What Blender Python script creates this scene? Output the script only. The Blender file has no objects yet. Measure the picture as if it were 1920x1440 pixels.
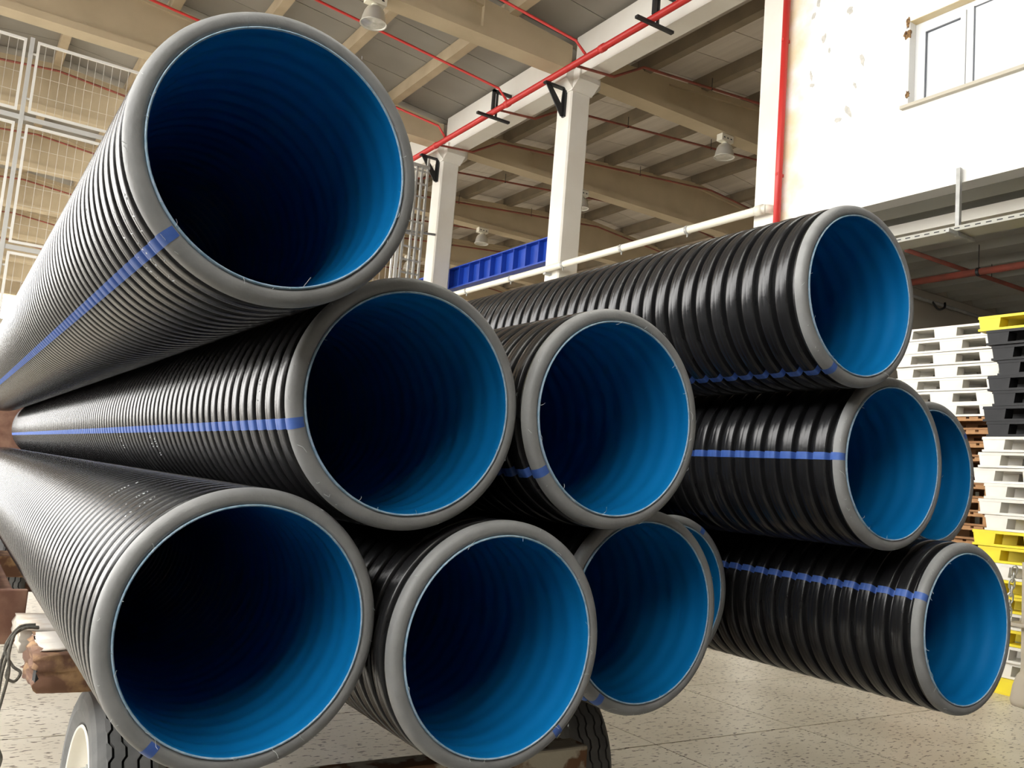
import bpy, bmesh, math, random
from mathutils import Vector, Matrix
random.seed(7)
S = bpy.context.scene
C = S.collection
PI = math.pi
# ------------------------------------------------------------------ camera
F_PX, W_PX, H_PX = 1641.6, 1920.0, 1440.0
CAM_Z = 1.55
yaw, pitch, roll = math.radians(32.78), math.radians(6.42), math.radians(4.62)
fw = Vector((math.sin(yaw)*math.cos(pitch), math.cos(yaw)*math.cos(pitch), math.sin(pitch)))
r0 = fw.cross(Vector((0, 0, 1))).normalized(); u0 = r0.cross(fw)
rt = r0*math.cos(roll) + u0*math.sin(roll); up = -r0*math.sin(roll) + u0*math.cos(roll)
cd = bpy.data.cameras.new('camera'); cam = bpy.data.objects.new('camera', cd); C.objects.link(cam)
cd.sensor_width = 36; cd.lens = 36*F_PX/W_PX; cd.clip_start = 0.05; cd.clip_end = 300
m = Matrix.Identity(4)
for i in range(3):
    m[i][0] = rt[i]; m[i][1] = up[i]; m[i][2] = -fw[i]
m[2][3] = CAM_Z
cam.matrix_world = m
S.camera = cam
# ------------------------------------------------------------------ sky and exposure
world = bpy.data.worlds.new('overcast_sky'); S.world = world; world.use_nodes = True
bg = world.node_tree.nodes['Background']
bg.inputs[0].default_value = (1.0, 0.985, 0.96, 1); bg.inputs[1].default_value = 8.5
S.view_settings.view_transform = 'Standard'; S.view_settings.look = 'None'
S.view_settings.gamma = 1; S.view_settings.use_curve_mapping = False
S.view_settings.exposure = 0.0
ROOF_Y0 = -27.0        # the hall goes on behind the camera
OPEN_Y0 = -5.0         # from here on the long side is open to daylight
def daylight(name, loc, target, sx, sy, power, col=(1, 0.98, 0.95)):
    l = bpy.data.lights.new(name, 'AREA'); l.shape = 'RECTANGLE'; l.size = sx; l.size_y = sy
    l.energy = power; l.color = col
    o = bpy.data.objects.new(name, l); C.objects.link(o); o.location = loc
    o.rotation_euler = (Vector(target)-Vector(loc)).to_track_quat('-Z', 'Y').to_euler()
    return o

def ray(x, y):
    return fw + rt*((x-W_PX/2)/F_PX) - up*((y-H_PX/2)/F_PX)
def at_x(x, y, X):
    d = ray(x, y); return Vector((0, 0, CAM_Z)) + d*(X/d.x)

# ------------------------------------------------------------------ materials
def mat(name, col, rough=0.6, metal=0.0, col2=None, nscale=8.0, lo=0.35, hi=0.65, bump=0.0, bscale=None, spec=0.5,
        detail=4.0, stretch=None, spots=None):
    M = bpy.data.materials.new(name); M.use_nodes = True
    nt = M.node_tree; N = nt.nodes; L = nt.links; b = N['Principled BSDF']
    b.inputs['Base Color'].default_value = (*col, 1); b.inputs['Roughness'].default_value = rough
    b.inputs['Metallic'].default_value = metal; b.inputs['Specular IOR Level'].default_value = spec
    vec = None
    if col2 is not None or bump or spots:
        tc = N.new('ShaderNodeTexCoord'); vec = tc.outputs['Object']
        if stretch:
            mp = N.new('ShaderNodeMapping'); mp.inputs['Scale'].default_value = stretch
            L.new(vec, mp.inputs[0]); vec = mp.outputs[0]
    out = None
    if col2 is not None:
        n = N.new('ShaderNodeTexNoise'); n.inputs['Scale'].default_value = nscale; n.inputs['Detail'].default_value = detail
        L.new(vec, n.inputs['Vector'])
        rp = N.new('ShaderNodeValToRGB'); rp.color_ramp.elements[0].position = lo; rp.color_ramp.elements[1].position = hi
        rp.color_ramp.elements[0].color = (*col, 1); rp.color_ramp.elements[1].color = (*col2, 1)
        L.new(n.outputs['Fac'], rp.inputs[0]); out = rp.outputs[0]
    if spots:
        scol, sscale, thr, sstretch = spots
        mp = N.new('ShaderNodeMapping'); mp.inputs['Scale'].default_value = sstretch
        L.new(tc.outputs['Object'], mp.inputs[0])
        n = N.new('ShaderNodeTexNoise'); n.inputs['Scale'].default_value = sscale; n.inputs['Detail'].default_value = 2
        L.new(mp.outputs[0], n.inputs['Vector'])
        rp = N.new('ShaderNodeValToRGB'); rp.color_ramp.elements[0].position = thr; rp.color_ramp.elements[1].position = thr+0.04
        rp.color_ramp.elements[0].color = (0, 0, 0, 1); rp.color_ramp.elements[1].color = (1, 1, 1, 1)
        L.new(n.outputs['Fac'], rp.inputs[0])
        mx = N.new('ShaderNodeMixRGB'); mx.inputs[2].default_value = (*scol, 1); L.new(rp.outputs[0], mx.inputs[0])
        if out is not None: L.new(out, mx.inputs[1])
        else: mx.inputs[1].default_value = (*col, 1)
        out = mx.outputs[0]
    if out is not None: L.new(out, b.inputs['Base Color'])
    if bump:
        n = N.new('ShaderNodeTexNoise'); n.inputs['Scale'].default_value = bscale or nscale*3; n.inputs['Detail'].default_value = 5
        L.new(vec, n.inputs['Vector'])
        bp = N.new('ShaderNodeBump'); bp.inputs['Strength'].default_value = bump; bp.inputs['Distance'].default_value = 0.01
        L.new(n.outputs['Fac'], bp.inputs['Height']); L.new(bp.outputs[0], b.inputs['Normal'])
    return M

M = {}
M['pe'] = mat('black_polyethylene', (0.010, 0.010, 0.011), 0.27, col2=(0.017, 0.017, 0.018), nscale=5, bump=0.05, bscale=60, spec=0.55)
M['cut'] = mat('scuffed_pipe_end', (0.235, 0.235, 0.232), 0.5, col2=(0.29, 0.29, 0.285), nscale=14, bump=0.10, bscale=120)
M['lip'] = mat('pale_liner_edge', (0.42, 0.55, 0.66), 0.6, col2=(0.22, 0.38, 0.52), nscale=60)
M['liner'] = mat('blue_liner', (0.002, 0.160, 0.430), 0.42, col2=(0.003, 0.190, 0.490), nscale=3, bump=0.03, bscale=30, spec=0.3)
M['stripe'] = mat('blue_stripe', (0.045, 0.115, 0.42), 0.45, col2=(0.07, 0.15, 0.46), nscale=30)
M['fleck'] = mat('white_print', (0.75, 0.77, 0.78), 0.5)
M['shaving'] = mat('plastic_shaving', (0.62, 0.64, 0.64), 0.5)
M['concrete'] = mat('beige_concrete', (0.52, 0.425, 0.285), 0.85, col2=(0.45, 0.365, 0.24), nscale=1.2, bump=0.12, bscale=25)
M['purlin'] = mat('beige_purlin', (0.45, 0.36, 0.24), 0.85, col2=(0.39, 0.31, 0.20), nscale=2)
M['purlin2'] = mat('dull_brown_purlin', (0.25, 0.20, 0.135), 0.85, col2=(0.20, 0.16, 0.11), nscale=2)
M['sheet'] = mat('grey_roof_sheet', (0.30, 0.28, 0.245), 0.7, col2=(0.26, 0.242, 0.21), nscale=0.7)
M['sheetlight'] = mat('pale_roof_sheet', (0.66, 0.60, 0.52), 0.7, col2=(0.56, 0.50, 0.43), nscale=0.7, stretch=(8, 0.3, 1))
M['roofback'] = mat('roof_backing', (0.10, 0.09, 0.08), 0.9)
M['white'] = mat('white_paint', (0.82, 0.80, 0.74), 0.75, col2=(0.74, 0.70, 0.62), nscale=0.8, bump=0.05, bscale=20)
M['red'] = mat('red_pipe_paint', (0.58, 0.035, 0.03), 0.4)
M['rustred'] = mat('rusty_red_pipe', (0.30, 0.07, 0.045), 0.6, col2=(0.20, 0.06, 0.04), nscale=5)
M['black'] = mat('black_steel', (0.015, 0.015, 0.016), 0.5)
M['steel'] = mat('galvanised_steel', (0.46, 0.46, 0.44), 0.5, 0.3, col2=(0.36, 0.36, 0.34), nscale=9)
M['tray'] = mat('cable_tray', (0.42, 0.41, 0.36), 0.6)
M['blue'] = mat('blue_girder_paint', (0.012, 0.062, 0.42), 0.4, col2=(0.010, 0.050, 0.36), nscale=2)
M['pvc'] = mat('cream_pipe', (0.80, 0.77, 0.66), 0.4)
M['alu'] = mat('aluminium_reflector', (0.72, 0.71, 0.66), 0.38, 0.7)
M['lens'] = mat('lamp_glass', (0.42, 0.41, 0.37), 0.12, 0.5, col2=(0.62, 0.61, 0.56), nscale=9)
M['gear'] = mat('lamp_gear_box', (0.72, 0.68, 0.56), 0.6)
M['frame'] = mat('white_window_frame', (0.86, 0.87, 0.88), 0.35)
M['gasket'] = mat('grey_gasket', (0.16, 0.17, 0.19), 0.6)
M['pane'] = mat('window_pane', (0.80, 0.84, 0.88), 0.08)  # opaque glass, its white reflection is put into the base colour
M['stone'] = mat('window_sill_stone', (0.55, 0.51, 0.42), 0.7)
M['reveal'] = mat('yellowed_reveal', (0.80, 0.64, 0.36), 0.8, col2=(0.84, 0.74, 0.52), nscale=3)
M['chip'] = mat('bare_plaster', (0.50, 0.49, 0.45), 0.9, col2=(0.62, 0.60, 0.55), nscale=20)
M['rusthole'] = mat('rust_hole', (0.05, 0.02, 0.008), 0.9, col2=(0.34, 0.20, 0.08), nscale=26)
M['deck'] = mat('grey_deck_sheet', (0.46, 0.46, 0.42), 0.6, col2=(0.40, 0.40, 0.37), nscale=1.0)
M['backwall'] = mat('beige_back_wall', (0.50, 0.45, 0.37), 0.85, col2=(0.44, 0.40, 0.33), nscale=0.6)
M['floor'] = mat('speckled_floor', (0.64, 0.585, 0.48), 0.36, col2=(0.73, 0.68, 0.575), nscale=1.6, bump=0.05, bscale=70,
                 spots=((0.17, 0.14, 0.105), 34.0, 0.60, (0.5, 1.3, 1.0)))
M['joint'] = mat('dark_joint', (0.10, 0.085, 0.065), 0.9)
M['rubber'] = mat('dusty_rubber', (0.115, 0.118, 0.115), 0.8, col2=(0.16, 0.16, 0.155), nscale=12, bump=0.1, bscale=60)
M['groove'] = mat('tread_groove', (0.02, 0.02, 0.02), 0.9)
M['rim'] = mat('cream_wheel_rim', (0.70, 0.67, 0.58), 0.5)
M['rust'] = mat('rusted_steel', (0.17, 0.085, 0.05), 0.85, col2=(0.40, 0.24, 0.12), nscale=16, lo=0.5, hi=0.66, bump=0.6, bscale=18, detail=8)
M['rustdark'] = mat('brown_rusted_steel', (0.16, 0.075, 0.05), 0.85, col2=(0.27, 0.15, 0.10), nscale=9, bump=0.4, bscale=20)
M['peel'] = mat('peeling_white_paint', (0.66, 0.60, 0.47), 0.75, col2=(0.23, 0.11, 0.05), nscale=9, lo=0.50, hi=0.56, bump=0.3, bscale=22, detail=8)
M['plank'] = mat('whitewashed_plank', (0.62, 0.57, 0.50), 0.8, col2=(0.40, 0.28, 0.18), nscale=6, lo=0.5, hi=0.68, bump=0.2, bscale=30, detail=7)
M['rope'] = mat('dark_rope', (0.075, 0.07, 0.06), 0.9, col2=(0.14, 0.13, 0.11), nscale=80)
M['pwhite'] = mat('white_plastic', (0.80, 0.78, 0.72), 0.55, col2=(0.72, 0.69, 0.62), nscale=3)
M['pyellow'] = mat('yellow_plastic', (0.86, 0.72, 0.02), 0.5, col2=(0.80, 0.64, 0.03), nscale=3)
M['pblack'] = mat('black_plastic', (0.006, 0.006, 0.007), 0.5, col2=(0.014, 0.014, 0.015), nscale=6, spec=0.3)
M['wood'] = mat('pallet_wood', (0.46, 0.25, 0.11), 0.8, col2=(0.30, 0.15, 0.065), nscale=5, stretch=(1, 0.3, 1), bump=0.1, bscale=30)
M['post'] = mat('beige_steel_post', (0.42, 0.37, 0.29), 0.7)
M['chain'] = mat('zinc_chain', (0.55, 0.55, 0.52), 0.35, 0.8)
M['mesh'] = mat('fence_wire', (0.62, 0.60, 0.54), 0.6)
M['fence'] = mat('white_fence_paint', (0.74, 0.73, 0.69), 0.6)
M['fencepost'] = mat('grey_fence_post', (0.50, 0.50, 0.48), 0.6)

# white wall with old yellow staining beside the pillar (a stain with its own ragged edge)
def wall_mat():
    W = mat('stained_white_wall', (0.84, 0.83, 0.80), 0.8, bump=0.05, bscale=12)
    nt = W.node_tree; N = nt.nodes; L = nt.links; b = N['Principled BSDF']
    tc = N.new('ShaderNodeTexCoord'); sp = N.new('ShaderNodeSeparateXYZ'); L.new(tc.outputs['Object'], sp.inputs[0])
    mr = N.new('ShaderNodeMapRange'); mr.inputs['From Min'].default_value = 6.75; mr.inputs['From Max'].default_value = 7.75
    L.new(sp.outputs['Y'], mr.inputs['Value'])
    n = N.new('ShaderNodeTexNoise'); n.inputs['Scale'].default_value = 2.6; n.inputs['Detail'].default_value = 9
    L.new(tc.outputs['Object'], n.inputs['Vector'])
    ad = N.new('ShaderNodeMath'); ad.operation = 'MULTIPLY'; L.new(mr.outputs[0], ad.inputs[0]); L.new(n.outputs['Fac'], ad.inputs[1])
    rp = N.new('ShaderNodeValToRGB'); rp.color_ramp.elements[0].position = 0.30; rp.color_ramp.elements[1].position = 0.52
    rp.color_ramp.elements[0].color = (0.84, 0.83, 0.80, 1); rp.color_ramp.elements[1].color = (0.76, 0.66, 0.44, 1)
    L.new(ad.outputs[0], rp.inputs[0]); L.new(rp.outputs[0], b.inputs['Base Color'])
    return W
M['wall'] = wall_mat()

sk_ = bpy.data.materials.new('unseen_rooflight_sheet'); sk_.use_nodes = True  # sheet of the unseen rooflights, which were chosen for their light
_nt = sk_.node_tree; _nt.nodes.remove(_nt.nodes['Principled BSDF'])
_a = _nt.nodes.new('ShaderNodeBsdfTransparent'); _a.inputs[0].default_value = (.8, .8, .78, 1)
_b = _nt.nodes.new('ShaderNodeBsdfTranslucent'); _b.inputs[0].default_value = (.8, .8, .76, 1)
_m = _nt.nodes.new('ShaderNodeMixShader'); _m.inputs[0].default_value = 0.4
_nt.links.new(_a.outputs[0], _m.inputs[1]); _nt.links.new(_b.outputs[0], _m.inputs[2]); _nt.links.new(_m.outputs[0], _nt.nodes['Material Output'].inputs[0])
M['unseen_skylight'] = sk_

# ------------------------------------------------------------------ mesh helpers
class MB:
    def __init__(s): s.v = []; s.f = []
    def box(s, x0, x1, y0, y1, z0, z1):
        o = len(s.v)
        s.v += [(x0,y0,z0),(x1,y0,z0),(x1,y1,z0),(x0,y1,z0),(x0,y0,z1),(x1,y0,z1),(x1,y1,z1),(x0,y1,z1)]
        s.f += [tuple(o+i for i in q) for q in ((0,3,2,1),(4,5,6,7),(0,1,5,4),(1,2,6,5),(2,3,7,6),(3,0,4,7))]
        return s
    def prism(s, pts, axis, a, b):
        """polygon pts (2D) extruded along axis from a to b; axis y -> pts are (x,z); x -> (y,z); z -> (x,y)"""
        o = len(s.v); n = len(pts)
        for t in (a, b):
            for p, q in pts:
                s.v.append((p, t, q) if axis == 'y' else (t, p, q) if axis == 'x' else (p, q, t))
        s.f.append(tuple(range(o, o+n))[::-1]); s.f.append(tuple(range(o+n, o+2*n)))
        for i in range(n):
            j = (i+1) % n
            s.f.append((o+i, o+j, o+n+j, o+n+i))
        return s
    def tube(s, pts, r, seg=10, cap=True):
        pts = [Vector(p) for p in pts]; o = len(s.v); n = len(pts); nrm = None
        for i, p in enumerate(pts):
            t = (pts[min(i+1, n-1)] - pts[max(i-1, 0)]).normalized()
            if nrm is None:
                a = Vector((0, 0, 1)) if abs(t.z) < 0.9 else Vector((1, 0, 0)); nrm = t.cross(a).normalized()
            nrm = (nrm - t*nrm.dot(t)).normalized(); bn = t.cross(nrm)
            rr = r[i] if isinstance(r, (list, tuple)) else r
            for k in range(seg):
                an = 2*PI*k/seg; s.v.append(tuple(p + (nrm*math.cos(an) + bn*math.sin(an))*rr))
        for i in range(n-1):
            for k in range(seg):
                k2 = (k+1) % seg
                s.f.append((o+i*seg+k, o+i*seg+k2, o+(i+1)*seg+k2, o+(i+1)*seg+k))
        if cap:
            s.f.append(tuple(o+k for k in range(seg))[::-1]); s.f.append(tuple(o+(n-1)*seg+k for k in range(seg)))
        return s
    def lathe(s, prof, seg=32, axis='z', c=(0,0,0), closed=False):
        """prof: (r, t) with t along axis"""
        o = len(s.v); n = len(prof)
        for r, t in prof:
            for k in range(seg):
                a = 2*PI*k/seg; p, q = r*math.cos(a), r*math.sin(a)
                w = (p, q, t) if axis == 'z' else (p, t, q) if axis == 'y' else (t, p, q)
                s.v.append((w[0]+c[0], w[1]+c[1], w[2]+c[2]))
        for i in range(n if closed else n-1):
            j = (i+1) % n
            for k in range(seg):
                k2 = (k+1) % seg
                s.f.append((o+i*seg+k, o+i*seg+k2, o+j*seg+k2, o+j*seg+k))
        return s
    def mesh(s, name, material, smooth=False):
        me = bpy.data.meshes.new(name); me.from_pydata(s.v, [], s.f)
        bm = bmesh.new(); bm.from_mesh(me); bmesh.ops.recalc_face_normals(bm, faces=bm.faces); bm.to_mesh(me); bm.free()
        if smooth:
            for p in me.polygons: p.use_smooth = True
        me.materials.append(M[material]); return me
    def obj(s, name, material, parent=None, smooth=False, bevel=0.0):
        return link(name, s.mesh(name, material, smooth), parent, bevel)
def link(name, me, parent=None, bevel=0.0, loc=None, rot=None):
    o = bpy.data.objects.new(name, me); C.objects.link(o)
    if parent is not None: o.parent = parent
    if loc is not None: o.location = loc
    if rot is not None: o.rotation_euler = rot
    if bevel:
        b = o.modifiers.new('bevel', 'BEVEL'); b.width = bevel; b.segments = 2; b.limit_method = 'ANGLE'
    return o
def tag(o, label=None, cat=None, group=None, kind=None):
    if label: o['label'] = label
    if cat: o['category'] = cat
    if group: o['group'] = group
    if kind: o['kind'] = kind
    return o
def thing(name, label, cat, loc=(0,0,0), rot=(0,0,0), group=None):
    o = bpy.data.objects.new(name, None); C.objects.link(o); o.location = loc; o.rotation_euler = rot
    o.empty_display_size = 0.1
    return tag(o, label, cat, group)
def struct(name, label=None):
    o = bpy.data.objects.new(name, None); C.objects.link(o); o.empty_display_size = 0.1
    return tag(o, label, kind='structure')
ORD = ['zeroth','first','second','third','fourth','fifth','sixth','seventh','eighth','ninth','tenth','eleventh','twelfth']

# ------------------------------------------------------------------ hall layout
XC = 9.0                      # inner face of the column row
COLX = 9.225                  # its centre line
BAY = 16.0
YC = [7.965 + 5.0*k for k in range(-1, 10)]      # column / roof beam planes
Y_END = YC[-1]
EAVE, RISE = 9.75, 0.75
def roof_top(x):              # top of the roof beams
    u = (x - COLX) % BAY
    d = min(u, BAY-u)
    return EAVE + RISE*d/8.0

# floor : slab field in the part of the hall that shows, unseen floor around it partly darkened to cut bounce
SX0, SY0, SW, SD, NX, NY = -1.33, 1.80, 1.33, 1.20, 9, 6
mb = MB(); mb.box(-30, 45, -25, 75, -0.30, -0.012)
fl = mb.obj('floor', 'joint'); tag(fl, 'speckled pale concrete floor of the hall', kind='structure')
x1, y1 = SX0+NX*SW, SY0+NY*SD
M['unseen_mid_floor'] = mat('unseen_mid_grey_floor', (0.24, 0.225, 0.20), 0.8, col2=(0.30, 0.285, 0.255), nscale=4)  # unseen floor, greyed down to dim its reflection in the pipes
M['unseen_dark_floor'] = mat('unseen_dark_grey_floor', (0.10, 0.097, 0.09), 0.8, col2=(0.14, 0.135, 0.125), nscale=30)  # unseen floor, kept dark to cut bounce into the pipe mouths
for (a, b, c, d) in ((-30, SX0-.006, SY0, 75), (x1+.006, 45, SY0, 75), (-30, SX0, -25, SY0-.006), (x1, 45, -25, SY0-.006), (SX0, x1, -25, SY0-.006), (SX0, x1, y1+.006, 75)):
    MB().box(a, b, c, d, -0.012, 0).obj('floor_field', 'unseen_dark_floor' if c < 0 else 'unseen_mid_floor' if b < 0 else 'floor', fl)
sm = MB().box(.005, SW-.005, .005, SD-.005, -0.012, 0).mesh('floor_slab', 'floor')
for i in range(NX):
    for j in range(NY):
        link('floor_slab', sm, fl, loc=(SX0+i*SW, SY0+j*SD, random.uniform(-.0015, 0)))

# ceiling : backing skin, separate sheets with open joints, purlins
ceil_top = struct('ceiling', 'sheeted roof of the hall on purlins and concrete beams')
SKY_X0, SKY_X1, SKY_Y0, SKY_Y1 = 3.3, 5.7, 20.0, 48.0      # unseen rooflight strip chosen for its sheen on the pipes
NEAR_Y0, NEAR_Y1 = 0.0, 6.0  # unseen rooflight stretch added to brighten the floor beyond the load
RL = (-5.2, -1.6, -7.0, 4.0)                                   # unseen rooflight added to light the pipe mouths from above
for bay0, sheet in ((COLX-BAY, 'sheet'), (COLX, 'sheetlight')):
    for side in (0, 1):
        xa = bay0 + (0 if side == 0 else BAY); xb = bay0 + BAY/2
        za = EAVE+0.24; zb = EAVE+RISE+0.24
        if bay0 < 0 and side == 1:
            def zs(x): return EAVE + 0.31 + RISE*(COLX-x)/8.0
            for u, w, y0_, y1_ in ((xa, xb, ROOF_Y0, NEAR_Y0), (xa, SKY_X1, NEAR_Y0, NEAR_Y1), (SKY_X0, xb, NEAR_Y0, NEAR_Y1), (xa, xb, NEAR_Y1, SKY_Y0), (xa, xb, SKY_Y1, Y_END), (xa, SKY_X1, SKY_Y0, SKY_Y1), (SKY_X0, xb, SKY_Y0, SKY_Y1)):
                MB().prism([(u, zs(u)), (w, zs(w)), (w, zs(w)+.06), (u, zs(u)+.06)], 'y', y0_, y1_).obj('roof_skin', 'roofback', ceil_top)
        elif bay0 < 0:
            def zs(x): return za + .07 + (zb-za)*(x-xa)/(xb-xa)
            for u, w, y0_, y1_ in ((xa, xb, ROOF_Y0, RL[2]), (xa, xb, RL[3], Y_END), (xa, RL[0], RL[2], RL[3]), (RL[1], xb, RL[2], RL[3])):
                MB().prism([(u, zs(u)), (w, zs(w)), (w, zs(w)+.06), (u, zs(u)+.06)], 'y', y0_, y1_).obj('roof_skin', 'roofback', ceil_top)
        else: MB().prism([(xa, za+.07), (xb, zb+.07), (xb, zb+.13), (xa, za+.13)], 'y', ROOF_Y0, Y_END).obj('roof_skin', 'roofback', ceil_top)
        Y_SH = 6.0
        n = int(Y_END-Y_SH)
        if bay0 < 0 and side == 0:
            def zf(x): return za + (zb-za)*(x-xa)/(xb-xa)
            for u, w, y0_, y1_ in ((xa, xb, ROOF_Y0, RL[2]), (xa, xb, RL[3], Y_SH-.008), (xa, RL[0], RL[2], RL[3]), (RL[1], xb, RL[2], RL[3])):
                MB().prism([(u, zf(u)), (w, zf(w)), (w, zf(w)+.06), (u, zf(u)+.06)], 'y', y0_, y1_).obj('roof_sheet', sheet, ceil_top)
            MB().prism([(RL[0], zf(RL[0])), (RL[1], zf(RL[1])), (RL[1], zf(RL[1])+.006), (RL[0], zf(RL[0])+.006)], 'y', RL[2], RL[3]).obj('unseen_skylight_pane', 'unseen_skylight', ceil_top)
        elif bay0 < 0:
            def zf(x): return za + (zb-za)*(x-xa)/(xb-xa)
            for u, w, y0_, y1_ in ((xa, xb, ROOF_Y0, NEAR_Y0), (xa, SKY_X1, NEAR_Y0, NEAR_Y1-.008), (SKY_X0, xb, NEAR_Y0, NEAR_Y1-.008)):
                MB().prism([(u, zf(u)), (w, zf(w)), (w, zf(w)+.06), (u, zf(u)+.06)], 'y', y0_, y1_).obj('roof_sheet', sheet, ceil_top)
            MB().prism([(SKY_X1, zf(SKY_X1)), (SKY_X0, zf(SKY_X0)), (SKY_X0, zf(SKY_X0)+.006), (SKY_X1, zf(SKY_X1)+.006)], 'y', NEAR_Y0, NEAR_Y1).obj('unseen_skylight_pane', 'unseen_skylight', ceil_top)
        else: MB().prism([(xa, za), (xb, zb), (xb, zb+.06), (xa, za+.06)], 'y', ROOF_Y0, Y_SH-.008).obj('roof_sheet', sheet, ceil_top)
        pm = MB().prism([(xa, za), (xb, zb), (xb, zb+.06), (xa, za+.06)], 'y', 0.008, 0.992).mesh('roof_sheet', sheet)
        sky_slope = bay0 < 0 and side == 1
        def zr(x): return EAVE + 0.24 + RISE*(COLX-x)/8.0
        for k in range(n):
            if sky_slope and SKY_Y0 <= Y_SH+k < SKY_Y1:
                if 'sp' not in globals():
                    sp = [MB().prism([(u, zr(u)), (w, zr(w)), (w, zr(w)+.06), (u, zr(u)+.06)], 'y', 0.008, 0.992).mesh('roof_sheet', sheet) for u, w in ((xa, SKY_X1), (SKY_X0, xb))]
                    gp = MB().prism([(SKY_X1, zr(SKY_X1)+.03), (SKY_X0, zr(SKY_X0)+.03), (SKY_X0, zr(SKY_X0)+.036), (SKY_X1, zr(SKY_X1)+.036)], 'y', 0.0, 1.0).mesh('unseen_skylight_pane', 'unseen_skylight')
                for m_ in sp: link('roof_sheet', m_, ceil_top, loc=(0, Y_SH+k, 0))
                link('unseen_skylight_pane', gp, ceil_top, loc=(0, Y_SH+k, 0))
            else: link('roof_sheet', pm, ceil_top, loc=(0, Y_SH+k, 0))
    for q in range(-4, 5):
        x = bay0 + BAY/2 + 1.6*q
        z = roof_top(x)
        pm = MB().box(-.09, .09, 0.0, 4.99, -.04, .235).mesh('purlin', 'purlin' if bay0 < 0 else 'purlin2')
        for yk in YC[:-1]:
            if yk < 2: continue
            link('purlin', pm, ceil_top, loc=(x, yk, z))

# roof beams: flat soffit, sloped top, thick end blocks, one mesh per bay shared
def beam_mesh(x0):
    mb = MB(); xr = x0 + BAY/2; x2 = x0 + BAY; e = 0.25
    def strip(z_lo, dz_hi, w, a, b):        # from flat z_lo up to roof_top - dz_hi over a..b
        pts = [(a, z_lo), (b, z_lo), (b, roof_top(b)-dz_hi)]
        if a < xr < b: pts.append((xr, EAVE+RISE-dz_hi))
        pts.append((a, roof_top(a)-dz_hi)); mb.prism(pts, 'y', -w/2, w/2)
    strip(9.40, 0.0, 0.20, x0+e, x2-e)
    mb.prism([(x0+e, 9.28), (x2-e, 9.28), (x2-e, 9.42), (x0+e, 9.42)], 'y', -.20, .20)
    strip(9.42, 0.01, 0.38, x0+e, x0+2.2); strip(9.42, 0.01, 0.38, x2-2.2, x2-e)
    for a, b in ((x0+2.2, xr), (xr, x2-2.2)):
        mb.prism([(a, roof_top(a)-.13), (b, roof_top(b)-.13 if b != xr else EAVE+RISE-.13), (b, (roof_top(b) if b != xr else EAVE+RISE)-.005), (a, (roof_top(a) if a != xr else EAVE+RISE)-.005)], 'y', -.17, .17)
    return mb.mesh('concrete_roof_beam', 'concrete')
bml, bmr = beam_mesh(COLX-BAY), beam_mesh(COLX)
for k, y in enumerate(YC):
    if y < 2: continue
    nth = ORD[k] if k < len(ORD) else str(k)
    for me, side in ((bml, 'on the open daylight side'), (bmr, 'on the mezzanine side')):
        o = link('concrete_roof_beam', me, loc=(0, y, 0))
        tag(o, 'beige concrete roof beam at the %s column from the mezzanine, %s' % (nth, side) if k > 1 else
               'beige concrete roof beam at the mezzanine pillar, %s' % side, 'roof beam', 'concrete roof beams')

# columns of the middle row
def column_meshes():
    sh = MB()
    c = .03
    for pts in ([(-.225+c,-.225),(.225-c,-.225),(.225,-.225+c),(.225,.225-c),(.225-c,.225),(-.225+c,.225),(-.225,.225-c),(-.225,-.225+c)],):
        sh.prism(pts, 'z', 0, 8.95)
    cp = MB()
    cp.prism([(-.24, 8.88), (.24, 8.88), (.46, 9.04), (.46, 9.27), (-.46, 9.27), (-.46, 9.04)], 'x', -.24, .24)
    cp.prism([(-.235, 8.90), (.235, 8.90), (.40, 9.06), (.40, 9.26), (-.40, 9.26), (-.40, 9.06)], 'y', -.27, .27)
    return sh.mesh('shaft', 'white'), cp.mesh('capital', 'white')
cs, cc = column_meshes()
for k, y in enumerate(YC):
    if k == 0: continue
    lab = 'white concrete pillar at the end of the mezzanine wall beside the red riser' if k == 1 else \
        'white concrete column with capital, %s in the row counted from the mezzanine pillar' % ORD[k]
    t = thing('concrete_column', lab, 'column', (COLX, y, 0), group='white columns of the middle row')
    link('shaft', cs, t); link('capital', cc, t)
# columns of the open side row
for k, y in enumerate(YC):
    if y < 2: continue
    t = thing('concrete_column', 'white concrete column of the open daylight side, %s from the roof front' % ORD[k], 'column', (COLX-BAY, y, 0), group='white columns of the open side')
    link('shaft', cs, t); link('capital', cc, t)
# white eaves beam segments along the middle row
em = MB().prism([(-.19, 9.13), (.19, 9.13), (.19, 9.92), (.10, 9.98), (-.10, 9.98), (-.19, 9.92)], 'y', .242, 4.758).mesh('eaves_beam', 'white')
for k, y in enumerate(YC[:-1]):
    if k == 0: continue
    o = link('eaves_beam', em, loc=(COLX, y, 0))
    tag(o, 'white concrete eaves beam spanning the %s gap between columns from the mezzanine' % ORD[k], 'beam', 'white eaves beams')

M['dimwall'] = mat('unseen_dim_wall', (0.16, 0.13, 0.10), 0.9)  # for unseen walls, coloured dark so little light bounces back
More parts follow.
